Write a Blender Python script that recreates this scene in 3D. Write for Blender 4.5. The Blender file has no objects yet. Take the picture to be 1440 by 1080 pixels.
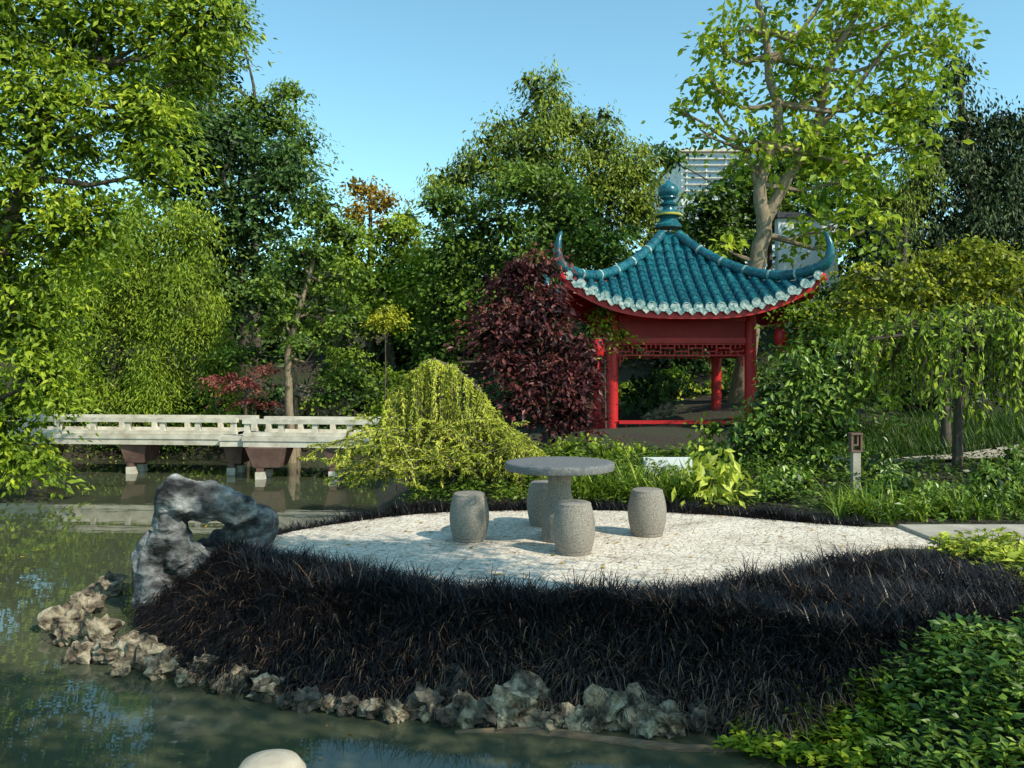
import bpy, math, random
import numpy as np
from mathutils import Vector, Matrix, noise as mnoise
random.seed(7); rng=np.random.default_rng(11)
F=1165.0; HZ=525.0; CH=1.6; WZ=-0.45
sc=bpy.context.scene; COL=sc.collection
def P(px,py,d): return np.array([(px-720)/F*d, d, CH-(py-HZ)/F*d])
def W(px,py,z=0.0):
    d=(CH-z)*F/(py-HZ); return np.array([(px-720)/F*d,d,z])
# ------------------------------------------------------------ materials
def newmat(name):
    m=bpy.data.materials.new(name); m.use_nodes=True
    nt=m.node_tree; nt.nodes.clear()
    out=nt.nodes.new('ShaderNodeOutputMaterial'); return m,nt,out
def N(nt,t,**k):
    n=nt.nodes.new(t)
    for a,b in k.items():
        if a.startswith('i_'):
            key=a[2:].replace('_',' ')
            n.inputs[key].default_value=b
        else: setattr(n,a,b)
    return n
def ramp(nt,stops):
    r=nt.nodes.new('ShaderNodeValToRGB'); e=r.color_ramp.elements
    while len(e)<len(stops): e.new(0.5)
    for el,(p,c) in zip(e,stops): el.position=p; el.color=(*c,1)
    return r
def leafmat(name,cd,cm,cl,trans=0.35,rough=0.45,spec=0.018,gain=1.5):
    cd=tuple(min(.75,x*gain*.6) for x in cd); cm=tuple(min(.75,x*gain*1.02) for x in cm); cl=tuple(min(.8,x*gain*1.15) for x in cl)  # sunlit and shaded leaf contrast put into the colour: dark end lowered, light raised
    m,nt,out=newmat(name)
    a=N(nt,'ShaderNodeAttribute',attribute_name='rnd')
    r=ramp(nt,[(0.0,cd),(0.5,cm),(1.0,cl)])
    nt.links.new(a.outputs['Fac'],r.inputs[0])
    p=N(nt,'ShaderNodeBsdfDiffuse'); gl=N(nt,'ShaderNodeBsdfGlossy',i_Roughness=rough); mg=N(nt,'ShaderNodeMixShader'); mg.inputs[0].default_value=spec
    gl.inputs['Color'].default_value=(1,1,.95,1)
    t=N(nt,'ShaderNodeBsdfTranslucent'); mx=N(nt,'ShaderNodeMixShader'); mx.inputs[0].default_value=trans
    nt.links.new(r.outputs[0],p.inputs['Color']); nt.links.new(r.outputs[0],t.inputs[0])
    nt.links.new(p.outputs[0],mx.inputs[1]); nt.links.new(t.outputs[0],mx.inputs[2])
    nt.links.new(mx.outputs[0],mg.inputs[1]); nt.links.new(gl.outputs[0],mg.inputs[2]); nt.links.new(mg.outputs[0],out.inputs[0])
    return m
def noisemat(name,stops,scale=5,detail=8,rough=0.8,bump=0.3,bscale=None,spec=0.3,dist=0.02,stretch=(1,1,1),nrough=0.6):
    m,nt,out=newmat(name)
    tc=N(nt,'ShaderNodeTexCoord'); mp=N(nt,'ShaderNodeMapping'); mp.inputs['Scale'].default_value=stretch
    nt.links.new(tc.outputs['Object'],mp.inputs[0])
    n=N(nt,'ShaderNodeTexNoise',i_Scale=scale,i_Detail=detail,i_Roughness=nrough)
    nt.links.new(mp.outputs[0],n.inputs['Vector'])
    r=ramp(nt,stops); nt.links.new(n.outputs['Fac'],r.inputs[0])
    p=N(nt,'ShaderNodeBsdfPrincipled',i_Roughness=rough); p.inputs['Specular IOR Level'].default_value=spec
    nt.links.new(r.outputs[0],p.inputs['Base Color'])
    n2=N(nt,'ShaderNodeTexNoise',i_Scale=bscale or scale*3,i_Detail=8); nt.links.new(mp.outputs[0],n2.inputs['Vector'])
    b=N(nt,'ShaderNodeBump',i_Strength=bump,i_Distance=dist); nt.links.new(n2.outputs['Fac'],b.inputs['Height'])
    nt.links.new(b.outputs[0],p.inputs['Normal']); nt.links.new(p.outputs[0],out.inputs[0])
    return m
M={}
M['bark']=noisemat('bark',[(0.3,(0.04,0.03,0.022)),(0.7,(0.13,0.10,0.075))],scale=6,bump=0.8,stretch=(4,4,1))
M['barkpale']=noisemat('bark_pale',[(0.3,(0.15,0.11,0.07)),(0.7,(0.34,0.26,0.17))],scale=6,bump=0.6,stretch=(4,4,1))
M['red']=noisemat('red_lacquer',[(0.3,(0.42,0.012,0.014)),(0.7,(0.58,0.022,0.024))],scale=3,rough=0.42,bump=0.08,spec=0.4)
M['darkred']=noisemat('dark_red_panel',[(0.3,(0.26,0.012,0.018)),(0.7,(0.36,0.018,0.026))],scale=3,rough=0.5,bump=0.08)
M['rock']=noisemat('limestone_rock',[(0.33,(0.025,0.02,0.015)),(0.46,(0.13,0.10,0.068)),(0.58,(0.33,0.27,0.18)),(0.75,(0.50,0.43,0.32))],scale=9,rough=0.9,bump=1.0,bscale=26,dist=0.03,spec=.15)
M['darkrock']=noisemat('dark_rock',[(0.33,(0.018,0.015,0.012)),(0.5,(0.07,0.056,0.042)),(0.72,(0.22,0.18,0.13))],scale=9,rough=0.8,bump=1.0,bscale=26,dist=0.03)  # darker version of the shore rock colour
M['greyrock']=noisemat('grey_scholar_rock',[(0.36,(0.018,0.017,0.016)),(0.47,(0.07,0.068,0.066)),(0.58,(0.20,0.195,0.185)),(0.72,(0.44,0.425,0.39))],scale=4.0,rough=0.9,bump=1.0,bscale=22,dist=0.025,stretch=(1,1,1.6),spec=.15)
M['granite']=noisemat('granite',[(0.34,(0.15,0.13,0.105)),(0.5,(0.235,0.205,0.17)),(0.68,(0.34,0.30,0.25))],scale=80,detail=3,rough=0.85,bump=0.3,bscale=90,dist=0.003,spec=.2)
M['granitetop']=noisemat('granite_top',[(0.34,(0.10,0.098,0.095)),(0.5,(0.155,0.152,0.148)),(0.68,(0.23,0.225,0.215))],scale=60,detail=3,rough=0.6,bump=0.2,bscale=90,dist=0.003,spec=.25)
M['concrete']=noisemat('concrete',[(0.3,(0.26,0.22,0.17)),(0.7,(0.46,0.41,0.33))],scale=3,rough=0.85,bump=0.3,bscale=30)
M['bridgepaint']=noisemat('weathered_pale_concrete',[(0.3,(0.40,0.34,0.26)),(0.5,(0.60,0.54,0.44)),(0.65,(0.72,0.65,0.54))],scale=3.5,rough=0.85,bump=0.2,bscale=20,spec=.15)
M['bridgebrown']=noisemat('brown_stained_pier',[(0.3,(0.10,0.05,0.04)),(0.7,(0.22,0.13,0.10))],scale=4,rough=0.8,bump=0.3)
M['white']=noisemat('white_render',[(0.3,(0.6,0.6,0.58)),(0.7,(0.8,0.8,0.78))],scale=1,rough=0.8,bump=0.05)
M['log']=noisemat('log_bark',[(0.3,(0.06,0.04,0.024)),(0.7,(0.22,0.15,0.09))],scale=5,bump=0.7,stretch=(0.6,5,5))
M['path']=noisemat('gravel_path',[(0.3,(0.3,0.25,0.18)),(0.7,(0.5,0.43,0.33))],scale=40,rough=0.9,bump=0.4)
M['darktile']=noisemat('dark_tile',[(0.3,(0.03,0.03,0.035)),(0.7,(0.07,0.07,0.08))],scale=10)
M['stonecap']=noisemat('pale_stone',[(0.3,(0.36,0.30,0.22)),(0.7,(0.52,0.45,0.35))],scale=14,bump=0.2)
def teal():
    m,nt,out=newmat('teal_glazed_tile')
    tc=N(nt,'ShaderNodeTexCoord')
    n=N(nt,'ShaderNodeTexNoise',i_Scale=3.2,i_Detail=9,i_Roughness=0.65); nt.links.new(tc.outputs['Object'],n.inputs['Vector'])
    n2=N(nt,'ShaderNodeTexNoise',i_Scale=26,i_Detail=5); nt.links.new(tc.outputs['Object'],n2.inputs['Vector'])
    r=ramp(nt,[(0.25,(0.003,0.04,0.06)),(0.5,(0.006,0.095,0.125)),(0.66,(0.018,0.16,0.18)),(0.82,(0.12,0.33,0.3))])
    nt.links.new(n.outputs['Fac'],r.inputs[0])
    r2=ramp(nt,[(0.60,(0,0,0)),(0.74,(1,1,1))]); nt.links.new(n2.outputs['Fac'],r2.inputs[0])
    mx=N(nt,'ShaderNodeMix',data_type='RGBA'); mx.inputs[7].default_value=(0.32,0.42,0.38,1)
    mu=N(nt,'ShaderNodeMath',operation='MULTIPLY'); mu.inputs[1].default_value=0.5
    nt.links.new(r2.outputs[0],mu.inputs[0]); nt.links.new(mu.outputs[0],mx.inputs[0]); nt.links.new(r.outputs[0],mx.inputs[6])
    p=N(nt,'ShaderNodeBsdfPrincipled',i_Roughness=0.26)
    nt.links.new(mx.outputs[2],p.inputs['Base Color'])
    b=N(nt,'ShaderNodeBump',i_Strength=0.25,i_Distance=0.01); nt.links.new(n2.outputs['Fac'],b.inputs['Height']); nt.links.new(b.outputs[0],p.inputs['Normal'])
    nt.links.new(p.outputs[0],out.inputs[0]); return m
M['teal']=teal()
M['tealpale']=noisemat('pale_weathered_glaze',[(0.3,(0.03,0.16,0.18)),(0.48,(0.22,0.32,0.3)),(0.65,(0.6,0.62,0.55))],scale=14,rough=0.5,bump=0.6,bscale=30)
M['yellow']=noisemat('yellow_moss',[(0.3,(0.3,0.3,0.04)),(0.7,(0.5,0.42,0.08))],scale=10)
def paving():
    m,nt,out=newmat('pebble_paving')
    tc=N(nt,'ShaderNodeTexCoord')
    mp=N(nt,'ShaderNodeMapping'); mp.inputs['Rotation'].default_value=(0,0,0.35); nt.links.new(tc.outputs['Object'],mp.inputs[0])
    nz=N(nt,'ShaderNodeTexNoise',i_Scale=6.0,i_Detail=4); nt.links.new(tc.outputs['Object'],nz.inputs['Vector'])
    br=N(nt,'ShaderNodeTexBrick',i_Scale=1.0); br.inputs['Brick Width'].default_value=0.12; br.inputs['Row Height'].default_value=0.11; br.inputs['Mortar Size'].default_value=0.012; br.inputs['Mortar Smooth'].default_value=1.0; br.offset=0.2
    br.inputs['Color1'].default_value=(1,1,1,1); br.inputs['Color2'].default_value=(0.84,0.84,0.84,1); br.inputs['Mortar'].default_value=(0.55,0.52,0.47,1)
    add=N(nt,'ShaderNodeVectorMath',operation='MULTIPLY_ADD'); add.inputs[1].default_value=(0.14,0.14,0)
    nt.links.new(nz.outputs['Color'],add.inputs[0]); nt.links.new(mp.outputs[0],add.inputs[2]); nt.links.new(add.outputs[0],br.inputs['Vector'])
    vo=N(nt,'ShaderNodeTexVoronoi',i_Scale=34); nt.links.new(tc.outputs['Object'],vo.inputs['Vector'])
    r=ramp(nt,[(0.0,(0.88,0.79,0.67)),(0.5,(0.76,0.675,0.57)),(1.0,(0.36,0.31,0.25))]); nt.links.new(vo.outputs['Distance'],r.inputs[0])
    nb=N(nt,'ShaderNodeTexNoise',i_Scale=1.5,i_Detail=10,i_Roughness=0.78); nt.links.new(tc.outputs['Object'],nb.inputs['Vector'])
    r3=ramp(nt,[(0.34,(0.5,0.46,0.4)),(0.46,(.86,.83,.79)),(0.56,(1,0.98,0.95))]); nt.links.new(nb.outputs['Fac'],r3.inputs[0])
    m1=N(nt,'ShaderNodeMix',data_type='RGBA',blend_type='MULTIPLY'); m1.inputs[0].default_value=0.5
    nt.links.new(r.outputs[0],m1.inputs[6]); nt.links.new(br.outputs['Color'],m1.inputs[7])
    m2=N(nt,'ShaderNodeMix',data_type='RGBA',blend_type='MULTIPLY'); m2.inputs[0].default_value=1
    nt.links.new(m1.outputs[2],m2.inputs[6]); nt.links.new(r3.outputs[0],m2.inputs[7])
    p=N(nt,'ShaderNodeBsdfPrincipled',i_Roughness=0.9); nt.links.new(m2.outputs[2],p.inputs['Base Color']); p.inputs['Specular IOR Level'].default_value=.15
    sub=N(nt,'ShaderNodeMath',operation='MULTIPLY_ADD'); sub.inputs[1].default_value=-0.6
    nt.links.new(vo.outputs['Distance'],sub.inputs[0]); 
    bf=N(nt,'ShaderNodeMath',operation='MULTIPLY'); bf.inputs[1].default_value=-.6; nt.links.new(br.outputs['Fac'],bf.inputs[0]); nt.links.new(bf.outputs[0],sub.inputs[2])
    b=N(nt,'ShaderNodeBump',i_Strength=0.7,i_Distance=0.01); nt.links.new(sub.outputs[0],b.inputs['Height']); nt.links.new(b.outputs[0],p.inputs['Normal'])
    nt.links.new(p.outputs[0],out.inputs[0]); return m
M['paving']=paving()
def groundmat():
    m,nt,out=newmat('ground_soil')
    tc=N(nt,'ShaderNodeTexCoord')
    n=N(nt,'ShaderNodeTexNoise',i_Scale=0.7,i_Detail=8,i_Roughness=0.7); nt.links.new(tc.outputs['Object'],n.inputs['Vector'])
    n2=N(nt,'ShaderNodeTexNoise',i_Scale=25,i_Detail=6); nt.links.new(tc.outputs['Object'],n2.inputs['Vector'])
    r=ramp(nt,[(0.35,(0.03,0.02,0.012)),(0.5,(0.038,0.032,0.015)),(0.62,(0.024,0.04,0.01))]); nt.links.new(n.outputs['Fac'],r.inputs[0])
    r2=ramp(nt,[(0.3,(0.4,0.4,0.4)),(0.7,(1.5,1.4,1.3))]); nt.links.new(n2.outputs['Fac'],r2.inputs[0])
    mx=N(nt,'ShaderNodeMix',data_type='RGBA',blend_type='MULTIPLY'); mx.inputs[0].default_value=1
    nt.links.new(r.outputs[0],mx.inputs[6]); nt.links.new(r2.outputs[0],mx.inputs[7])
    p=N(nt,'ShaderNodeBsdfPrincipled',i_Roughness=0.95); nt.links.new(mx.outputs[2],p.inputs['Base Color'])
    b=N(nt,'ShaderNodeBump',i_Strength=0.8,i_Distance=0.04); nt.links.new(n2.outputs['Fac'],b.inputs['Height']); nt.links.new(b.outputs[0],p.inputs['Normal'])
    nt.links.new(p.outputs[0],out.inputs[0]); return m
M['ground']=groundmat()
def watermat():
    m,nt,out=newmat('murky_pond_water')
    tc=N(nt,'ShaderNodeTexCoord'); mp=N(nt,'ShaderNodeMapping'); mp.inputs['Scale'].default_value=(0.6,1.6,1); nt.links.new(tc.outputs['Object'],mp.inputs[0])
    n=N(nt,'ShaderNodeTexNoise',i_Scale=2.2,i_Detail=3); nt.links.new(mp.outputs[0],n.inputs['Vector'])
    n2=N(nt,'ShaderNodeTexNoise',i_Scale=0.5,i_Detail=4); nt.links.new(tc.outputs['Object'],n2.inputs['Vector'])
    r=ramp(nt,[(0.3,(0.050,0.055,0.030)),(0.7,(0.078,0.084,0.050))]); nt.links.new(n2.outputs['Fac'],r.inputs[0])
    p=N(nt,'ShaderNodeBsdfPrincipled',i_Roughness=0.01,i_IOR=1.36); nt.links.new(r.outputs[0],p.inputs['Base Color'])
    b=N(nt,'ShaderNodeBump',i_Strength=0.05,i_Distance=0.03); nt.links.new(n.outputs['Fac'],b.inputs['Height']); nt.links.new(b.outputs[0],p.inputs['Normal'])
    nt.links.new(p.outputs[0],out.inputs[0]); return m
M['water']=watermat()
# ------------------------------------------------------------ mesh helpers
class MB:
    def __init__(s): s.v=[];s.f=[];s.m=[];s.mats=[];s.sm=[]
    def mi(s,mat):
        if mat not in s.mats: s.mats.append(mat)
        return s.mats.index(mat)
    def add(s,vs,fs,mat,smooth=False):
        o=len(s.v); s.v+= [tuple(map(float,v)) for v in vs]; k=s.mi(mat)
        for f in fs: s.f.append(tuple(i+o for i in f)); s.m.append(k); s.sm.append(smooth)
    def box(s,c,h,mat,rotz=0):
        cx,cy,cz=c; hx,hy,hz=h; ca,sa=math.cos(rotz),math.sin(rotz); vs=[]
        for dz in(-1,1):
            for dx,dy in((-1,-1),(1,-1),(1,1),(-1,1)):
                x=dx*hx;y=dy*hy; vs.append((cx+x*ca-y*sa,cy+x*sa+y*ca,cz+dz*hz))
        s.add(vs,[(3,2,1,0),(4,5,6,7),(0,1,5,4),(1,2,6,5),(2,3,7,6),(3,0,4,7)],mat)
    def tube(s,pts,rs,mat,n=8,cap=True,smooth=True):
        pts=[Vector(p) for p in pts]; vs=[];fs=[]; m=len(pts)
        prev=None
        for i,p in enumerate(pts):
            t=(pts[min(i+1,m-1)]-pts[max(i-1,0)])
            if t.length<1e-9: t=Vector((0,0,1))
            t.normalize()
            if prev is None:
                a=Vector((1,0,0)) if abs(t.x)<0.8 else Vector((0,1,0)); u=t.cross(a).normalized()
            else:
                u=(prev-t*prev.dot(t)); u.normalize()
            prev=u; w=t.cross(u)
            for k in range(n):
                an=2*math.pi*k/n; vs.append(p+(u*math.cos(an)+w*math.sin(an))*rs[i])
        for i in range(m-1):
            for k in range(n):
                k2=(k+1)%n; fs.append((i*n+k,i*n+k2,(i+1)*n+k2,(i+1)*n+k))
        if cap: fs.append(tuple(range(n))[::-1]); fs.append(tuple((m-1)*n+k for k in range(n)))
        s.add(vs,fs,mat,smooth)
    def lathe(s,prof,loc,mat,n=40):
        vs=[];fs=[];m=len(prof)
        for r,z in prof:
            for k in range(n):
                a=2*math.pi*k/n; vs.append((loc[0]+r*math.cos(a),loc[1]+r*math.sin(a),loc[2]+z))
        for i in range(m-1):
            for k in range(n):
                k2=(k+1)%n; fs.append((i*n+k,i*n+k2,(i+1)*n+k2,(i+1)*n+k))
        fs.append(tuple(range(n))[::-1]); fs.append(tuple((m-1)*n+k for k in range(n)))
        s.add(vs,fs,mat,True)
    def obj(s,name,parent=None,auto=True):
        me=bpy.data.meshes.new(name); me.from_pydata(s.v,[],s.f)
        for m in s.mats: me.materials.append(m)
        me.polygons.foreach_set('material_index',s.m); me.polygons.foreach_set('use_smooth',s.sm)
        me.update()
        o=bpy.data.objects.new(name,me); COL.objects.link(o)
        if parent: o.parent=parent
        if auto:
            try: me.set_sharp_from_angle(angle=math.radians(40))
            except Exception: pass
        return o
def empty(name,loc=(0,0,0)):
    e=bpy.data.objects.new(name,None); COL.objects.link(e); e.empty_display_size=0.2; return e
def quadmesh(name,V,nq,k,mat,rnd,parent=None,smooth=False,faces=None):
    me=bpy.data.meshes.new(name); nv=len(V); nf=len(faces)
    me.vertices.add(nv); me.vertices.foreach_set('co',np.ascontiguousarray(V,dtype=np.float32).ravel())
    me.loops.add(nf*4); me.loops.foreach_set('vertex_index',np.ascontiguousarray(faces,dtype=np.int32).ravel())
    me.polygons.add(nf); me.polygons.foreach_set('loop_start',np.arange(0,nf*4,4,dtype=np.int32))
    a=me.attributes.new('rnd','FLOAT','POINT'); a.data.foreach_set('value',np.ascontiguousarray(rnd,dtype=np.float32))
    me.polygons.foreach_set('use_smooth',np.full(nf,smooth,dtype=bool))
    me.materials.append(mat); me.update(calc_edges=True)
    o=bpy.data.objects.new(name,me); COL.objects.link(o)
    if parent: o.parent=parent
    return o
def norm(a): return a/np.maximum(np.linalg.norm(a,axis=-1,keepdims=True),1e-9)
def leafobj(name,C,D,Nn,L,ratio,rnd,mat,parent=None):
    n=len(C); D=norm(D); S=norm(np.cross(D,Nn)); Nv=np.cross(S,D)
    L=L[:,None]; Wd=L*ratio
    V=np.empty((n,4,3)); V[:,0]=C-D*L*0.5; V[:,1]=C+S*Wd*0.5+Nv*Wd*0.12-D*L*0.05; V[:,2]=C+D*L*0.5-Nv*L*0.06; V[:,3]=C-S*Wd*0.5+Nv*Wd*0.12-D*L*0.05
    fc=np.arange(n*4).reshape(n,4)
    return quadmesh(name,V.reshape(-1,3),n,4,mat,np.repeat(np.clip(rnd,0,1),4),parent,faces=fc)
# ------------------------------------------------------------ terrain
POND=np.array([(2.6,-6),(2.2,2.5),(1.75,3.9),(1.8,4.4),(1.31,4.6),(.99,4.8),(.33,4.87),(-.52,5.0),(-1.29,5.2),(-1.93,5.45),(-2.6,6.0),(-3.05,6.8),(-3.4,7.6),(-3.2,8.5),(-2.5,9.3),(-1.9,10.2),(-1.9,11.5),(-2.1,13),(-2.4,14.5),(-2.6,16),(-2.5,18),(-3.5,19.5),(-6,20),(-9,20.5),(-11,19),(-10.2,16),(-9.4,14.5),(-10.5,12.5),(-13,8),(-16,0),(-14,-8),(-4,-10)])
TER=np.array([W(*p)[:2] for p in [(348,772),(400,750),(500,733),(600,722),(720,718),(860,718),(1000,724),(1120,734),(1215,741)]]+[(4.0,8.55),(4.0,7.75),(3.5,7.72),(3.0,7.2),(2.4,6.65),(1.6,6.15),(.75,5.95),(-.1,6.0),(-.9,6.4),(-1.75,6.95)])
def sdist(pts,poly):
    x=pts[:,0];y=pts[:,1]; dm=np.full(len(x),1e9); ins=np.zeros(len(x),bool); n=len(poly)
    for i in range(n):
        a=poly[i];b=poly[(i+1)%n]; e=b-a; t=np.clip(((x-a[0])*e[0]+(y-a[1])*e[1])/(e@e),0,1)
        dm=np.minimum(dm,np.hypot(x-a[0]-t*e[0],y-a[1]-t*e[1]))
        c=((a[1]>y)!=(b[1]>y)); 
        with np.errstate(divide='ignore',invalid='ignore'):
            xi=(b[0]-a[0])*(y-a[1])/(b[1]-a[1])+a[0]
        ins^=(c&(x<xi))
    return np.where(ins,dm,-dm)
def sst(a,b,t): t=np.clip((t-a)/(b-a),0,1); return t*t*(3-2*t)
def ground(pts):
    s=sdist(pts,POND); x=pts[:,0];y=pts[:,1]
    land=np.minimum(WZ+np.maximum(-s,0)*0.55+0.02*np.sin(x*5)*np.sin(y*4)*np.clip(-s,0,1),-0.035)
    far=np.maximum(-s-1.2,0)
    hill=6.0*sst(22,44,y+0.15*np.abs(x))+0.25*sst(9.8,13,y)*sst(-2.5,0,x)*1.0+0.4*sst(1,8,far)*sst(14,20,y)
    hill+=np.where(y>10,0.25*np.sin(x*.7)*np.sin(y*.5),0)*sst(10,16,y)*sst(.5,3,far)
    return np.where(s>0,WZ-np.minimum(s*0.9,0.9),land+hill*(s<=0))
def g(x,y): return float(ground(np.array([[x,y]]))[0])
xs=np.concatenate([np.linspace(-300,-24,16),np.arange(-20,-6,.5),np.arange(-6,6,.09),np.arange(6,20,.4),np.linspace(22,300,18)])
ys=np.concatenate([np.linspace(-120,-4,12),np.arange(-3,3.5,.3),np.arange(3.5,11,.09),np.arange(11,26,.3),np.arange(26,60,1),np.linspace(62,600,18)])
X,Y=np.meshgrid(xs,ys); pts=np.stack([X.ravel(),Y.ravel()],1); Zg=ground(pts)
V=np.column_stack([pts,Zg]); nx=len(xs);ny=len(ys)
idx=np.arange(nx*ny).reshape(ny,nx); fc=np.stack([idx[:-1,:-1],idx[:-1,1:],idx[1:,1:],idx[1:,:-1]],-1).reshape(-1,4)
quadmesh('ground',V,0,4,M['ground'],np.zeros(len(V)),smooth=True,faces=fc)
b=MB(); b.add([(-40,-14,WZ),(4,-14,WZ),(4,23,WZ),(-40,23,WZ)],[(0,1,2,3)],M['water']); b.obj('pond_water')
def smoothpoly(p,k=5):
    n=len(p);o=[]
    for i in range(n):
        p0,p1,p2,p3=p[i-1],p[i],p[(i+1)%n],p[(i+2)%n]
        for j in range(k):
            t=j/k; o.append(0.5*((2*p1)+(-p0+p2)*t+(2*p0-5*p1+4*p2-p3)*t*t+(-p0+3*p1-3*p2+p3)*t**3))
    return np.array(o)
TS=smoothpoly(TER)
b=MB(); n=len(TS)
b.add([(x,y,0) for x,y in TS]+[(x,y,-.12) for x,y in TS],[tuple(range(n))[::-1]]+[(i,(i+1)%n,(i+1)%n+n,i+n) for i in range(n)],M['paving'])
o=b.obj('paved_terrace')
b=MB()
for i,(x0,x1) in enumerate([(4.0,5.9),(5.91,7.8),(7.81,9.8)]):
    b.box(((x0+x1)/2,8.15,-.10),((x1-x0)/2,.45,.135),M['concrete'])
o=b.obj('concrete_walkway'); bv=o.modifiers.new('b','BEVEL'); bv.width=.012; bv.segments=2
b=MB()
pp=[(4.4,12.6),(6,12.9),(8,13.6),(10,13.6),(12,13),(12,14.2),(10,15),(8,14.9),(6.2,14.1),(4.4,13.5)]
b.add([(x,y,g(x,y)+.05) for x,y in pp],[(0,1,8,9),(1,2,7,8),(2,3,6,7),(3,4,5,6)],M['path']); b.obj('garden_path')
# ------------------------------------------------------------ trees
def tree(name,d,blobs,leaf,pal,cov=2.9,ratio=.55,trunk=None,trunkr=.18,bark='bark',flat=.4,lpc=40,crad=3.0,droop=.35,world=False,base=None,limbs=True,depth=1.0,hang=0,bias=0,sub=11,subr=.40,core=True,wild=.1):
    e=empty(name); B=[]; leaf=leaf*1.06
    for bl in blobs:
        if world: B.append((np.array(bl[:3],float),np.array(bl[3:6],float)))
        else:
            dd=d+(bl[4] if len(bl)>4 else 0); c=P(bl[0],bl[1],dd); rx=bl[2]/F*dd; rz=bl[3]/F*dd
            B.append((c,np.array([rx,max(rx,rz)*.85*depth,rz])))
    Cs=[];Ds=[];Ns=[];Ls=[];Rs=[]
    for c,r in B:
        area=math.pi*r[0]*r[2]; nleaf=int(cov*area/(leaf*leaf*ratio*.5)); nc=max(4,int(nleaf/lpc))
        K=int(sub*(.8+.4*rng.random()))
        su=norm(rng.normal(size=(K,3))); scn=c+su*r*(.42+.38*rng.random((K,1))); srr=subr*(.65+.7*rng.random((K,1)))*r
        srnd=rng.normal(size=K)*.08
        wgt=srr.mean(1)**2; si=rng.choice(K,nc,p=wgt/wgt.sum())
        u=norm(rng.normal(size=(nc,3))+su[si]*.55+np.array([0,0,.3]))
        rad=.72+.34*rng.random(nc)+ (rng.random(nc)<wild)*.35*rng.random(nc)
        cc=scn[si]+u*srr[si]*rad[:,None]
        cr=leaf*crad*(.6+.8*rng.random(nc)); crnd=rng.normal(size=nc)*.11+srnd[si]
        m=(lpc*(.5+rng.random(nc))).astype(int); idx=np.repeat(np.arange(nc),m); k=len(idx)
        off=rng.normal(size=(k,3))*np.array([.6,.6,.6*flat])
        hr=np.hypot(off[:,0],off[:,1]); off[:,2]-=droop*hr**2*.8
        uo=u[idx]; off[:,2]-=(off[:,0]*uo[:,0]+off[:,1]*uo[:,1])*.6
        if hang: off[:,2]*=(1+hang)
        pos=cc[idx]+off*cr[idx][:,None]
        D=np.column_stack([off[:,0],off[:,1],-.25-.5*rng.random(k)-hang])+rng.normal(size=(k,3))*.4
        Nn=np.array([0,0,.7])+rng.normal(size=(k,3))*.42+uo*.7
        Cs.append(pos);Ds.append(D);Ns.append(Nn);Ls.append(leaf*(.6+.7*rng.random(k)))
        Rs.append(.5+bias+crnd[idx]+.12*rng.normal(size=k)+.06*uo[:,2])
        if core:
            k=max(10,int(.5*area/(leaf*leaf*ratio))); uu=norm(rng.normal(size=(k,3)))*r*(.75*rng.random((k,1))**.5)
            Cs.append(c+uu);Ds.append(rng.normal(size=(k,3)));Ns.append(rng.normal(size=(k,3)));Ls.append(np.full(k,leaf*1.9));Rs.append(.0+.18*rng.random(k))  # inner leaves coloured dark, so crown interior shade sits in the colour
    C=np.concatenate(Cs); m=C[:,2]>np.maximum(ground(C[:,:2]),WZ)+.02
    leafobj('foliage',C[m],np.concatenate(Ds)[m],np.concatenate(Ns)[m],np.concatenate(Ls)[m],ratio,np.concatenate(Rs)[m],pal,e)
    mb=MB(); mt=M[bark]
    allc=np.array([c for c,_ in B]); cen=allc.mean(0)
    if trunk: tp=[P(px,py,d) for px,py in trunk]
    else:
        if base is None: base=(cen[0],cen[1])
        tp=[np.array([base[0],base[1],0]),np.array([base[0]*.7+cen[0]*.3,base[1]*.7+cen[1]*.3,cen[2]*.5]),cen]
    z0=g(tp[0][0],tp[0][1]); tp[0][2]=min(tp[0][2],z0-.1) if trunk else z0-.1
    k=len(tp); pts=[]
    for i in range(k-1):
        for t in (0,.34,.67): pts.append(tp[i]*(1-t)+tp[i+1]*t+(rng.normal(size=3)*.04 if t else 0)*trunkr*4)
    pts.append(tp[-1]); nn=len(pts)
    mb.tube(pts,[trunkr*(1.25 if i==0 else 1-.8*i/nn) for i in range(nn)],mt,10)
    if limbs:
        for c,r in B:
            zz=[p for p in pts[1:] if p[2]<c[2]+.2*r[2]] or [pts[1]]
            s=min(zz,key=lambda p:np.linalg.norm(p-c)); mid=(s+c)/2+np.array([0,0,-.12*np.linalg.norm(c-s)])+rng.normal(size=3)*.08
            r0=trunkr*.33
            mb.tube([s,s*.5+mid*.5+rng.normal(size=3)*.04,mid,mid*.5+c*.5+rng.normal(size=3)*.05,c],[r0,r0*.8,r0*.6,r0*.4,r0*.2],mt,6)
            for _ in range(4):
                q=c+norm(rng.normal(size=3))*r*.7; mb.tube([mid*.3+c*.7,(c+q)/2+rng.normal(size=3)*.06,q],[r0*.25,r0*.18,r0*.06],mt,5)
    mb.obj('trunk',e)
    return e
pal={}
pal['bright']=leafmat('leaf_bright',(0.03,0.062,0.005),(0.125,0.19,0.012),(0.34,0.37,0.025),.4)
pal['lime']=leafmat('leaf_lime',(0.05,0.09,0.008),(0.175,0.25,0.018),(0.34,0.38,0.035),.4)
pal['mid']=leafmat('leaf_mid',(0.014,0.034,0.006),(0.056,0.10,0.012),(0.15,0.205,0.022),.32)
pal['dark']=leafmat('leaf_dark',(0.010,0.024,0.006),(0.028,0.058,0.012),(0.08,0.13,0.028),.2)
pal['bgdark']=leafmat('leaf_bg_dark',(0.006,0.014,0.004),(0.024,0.046,0.008),(0.07,0.11,0.016),.25)
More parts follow.
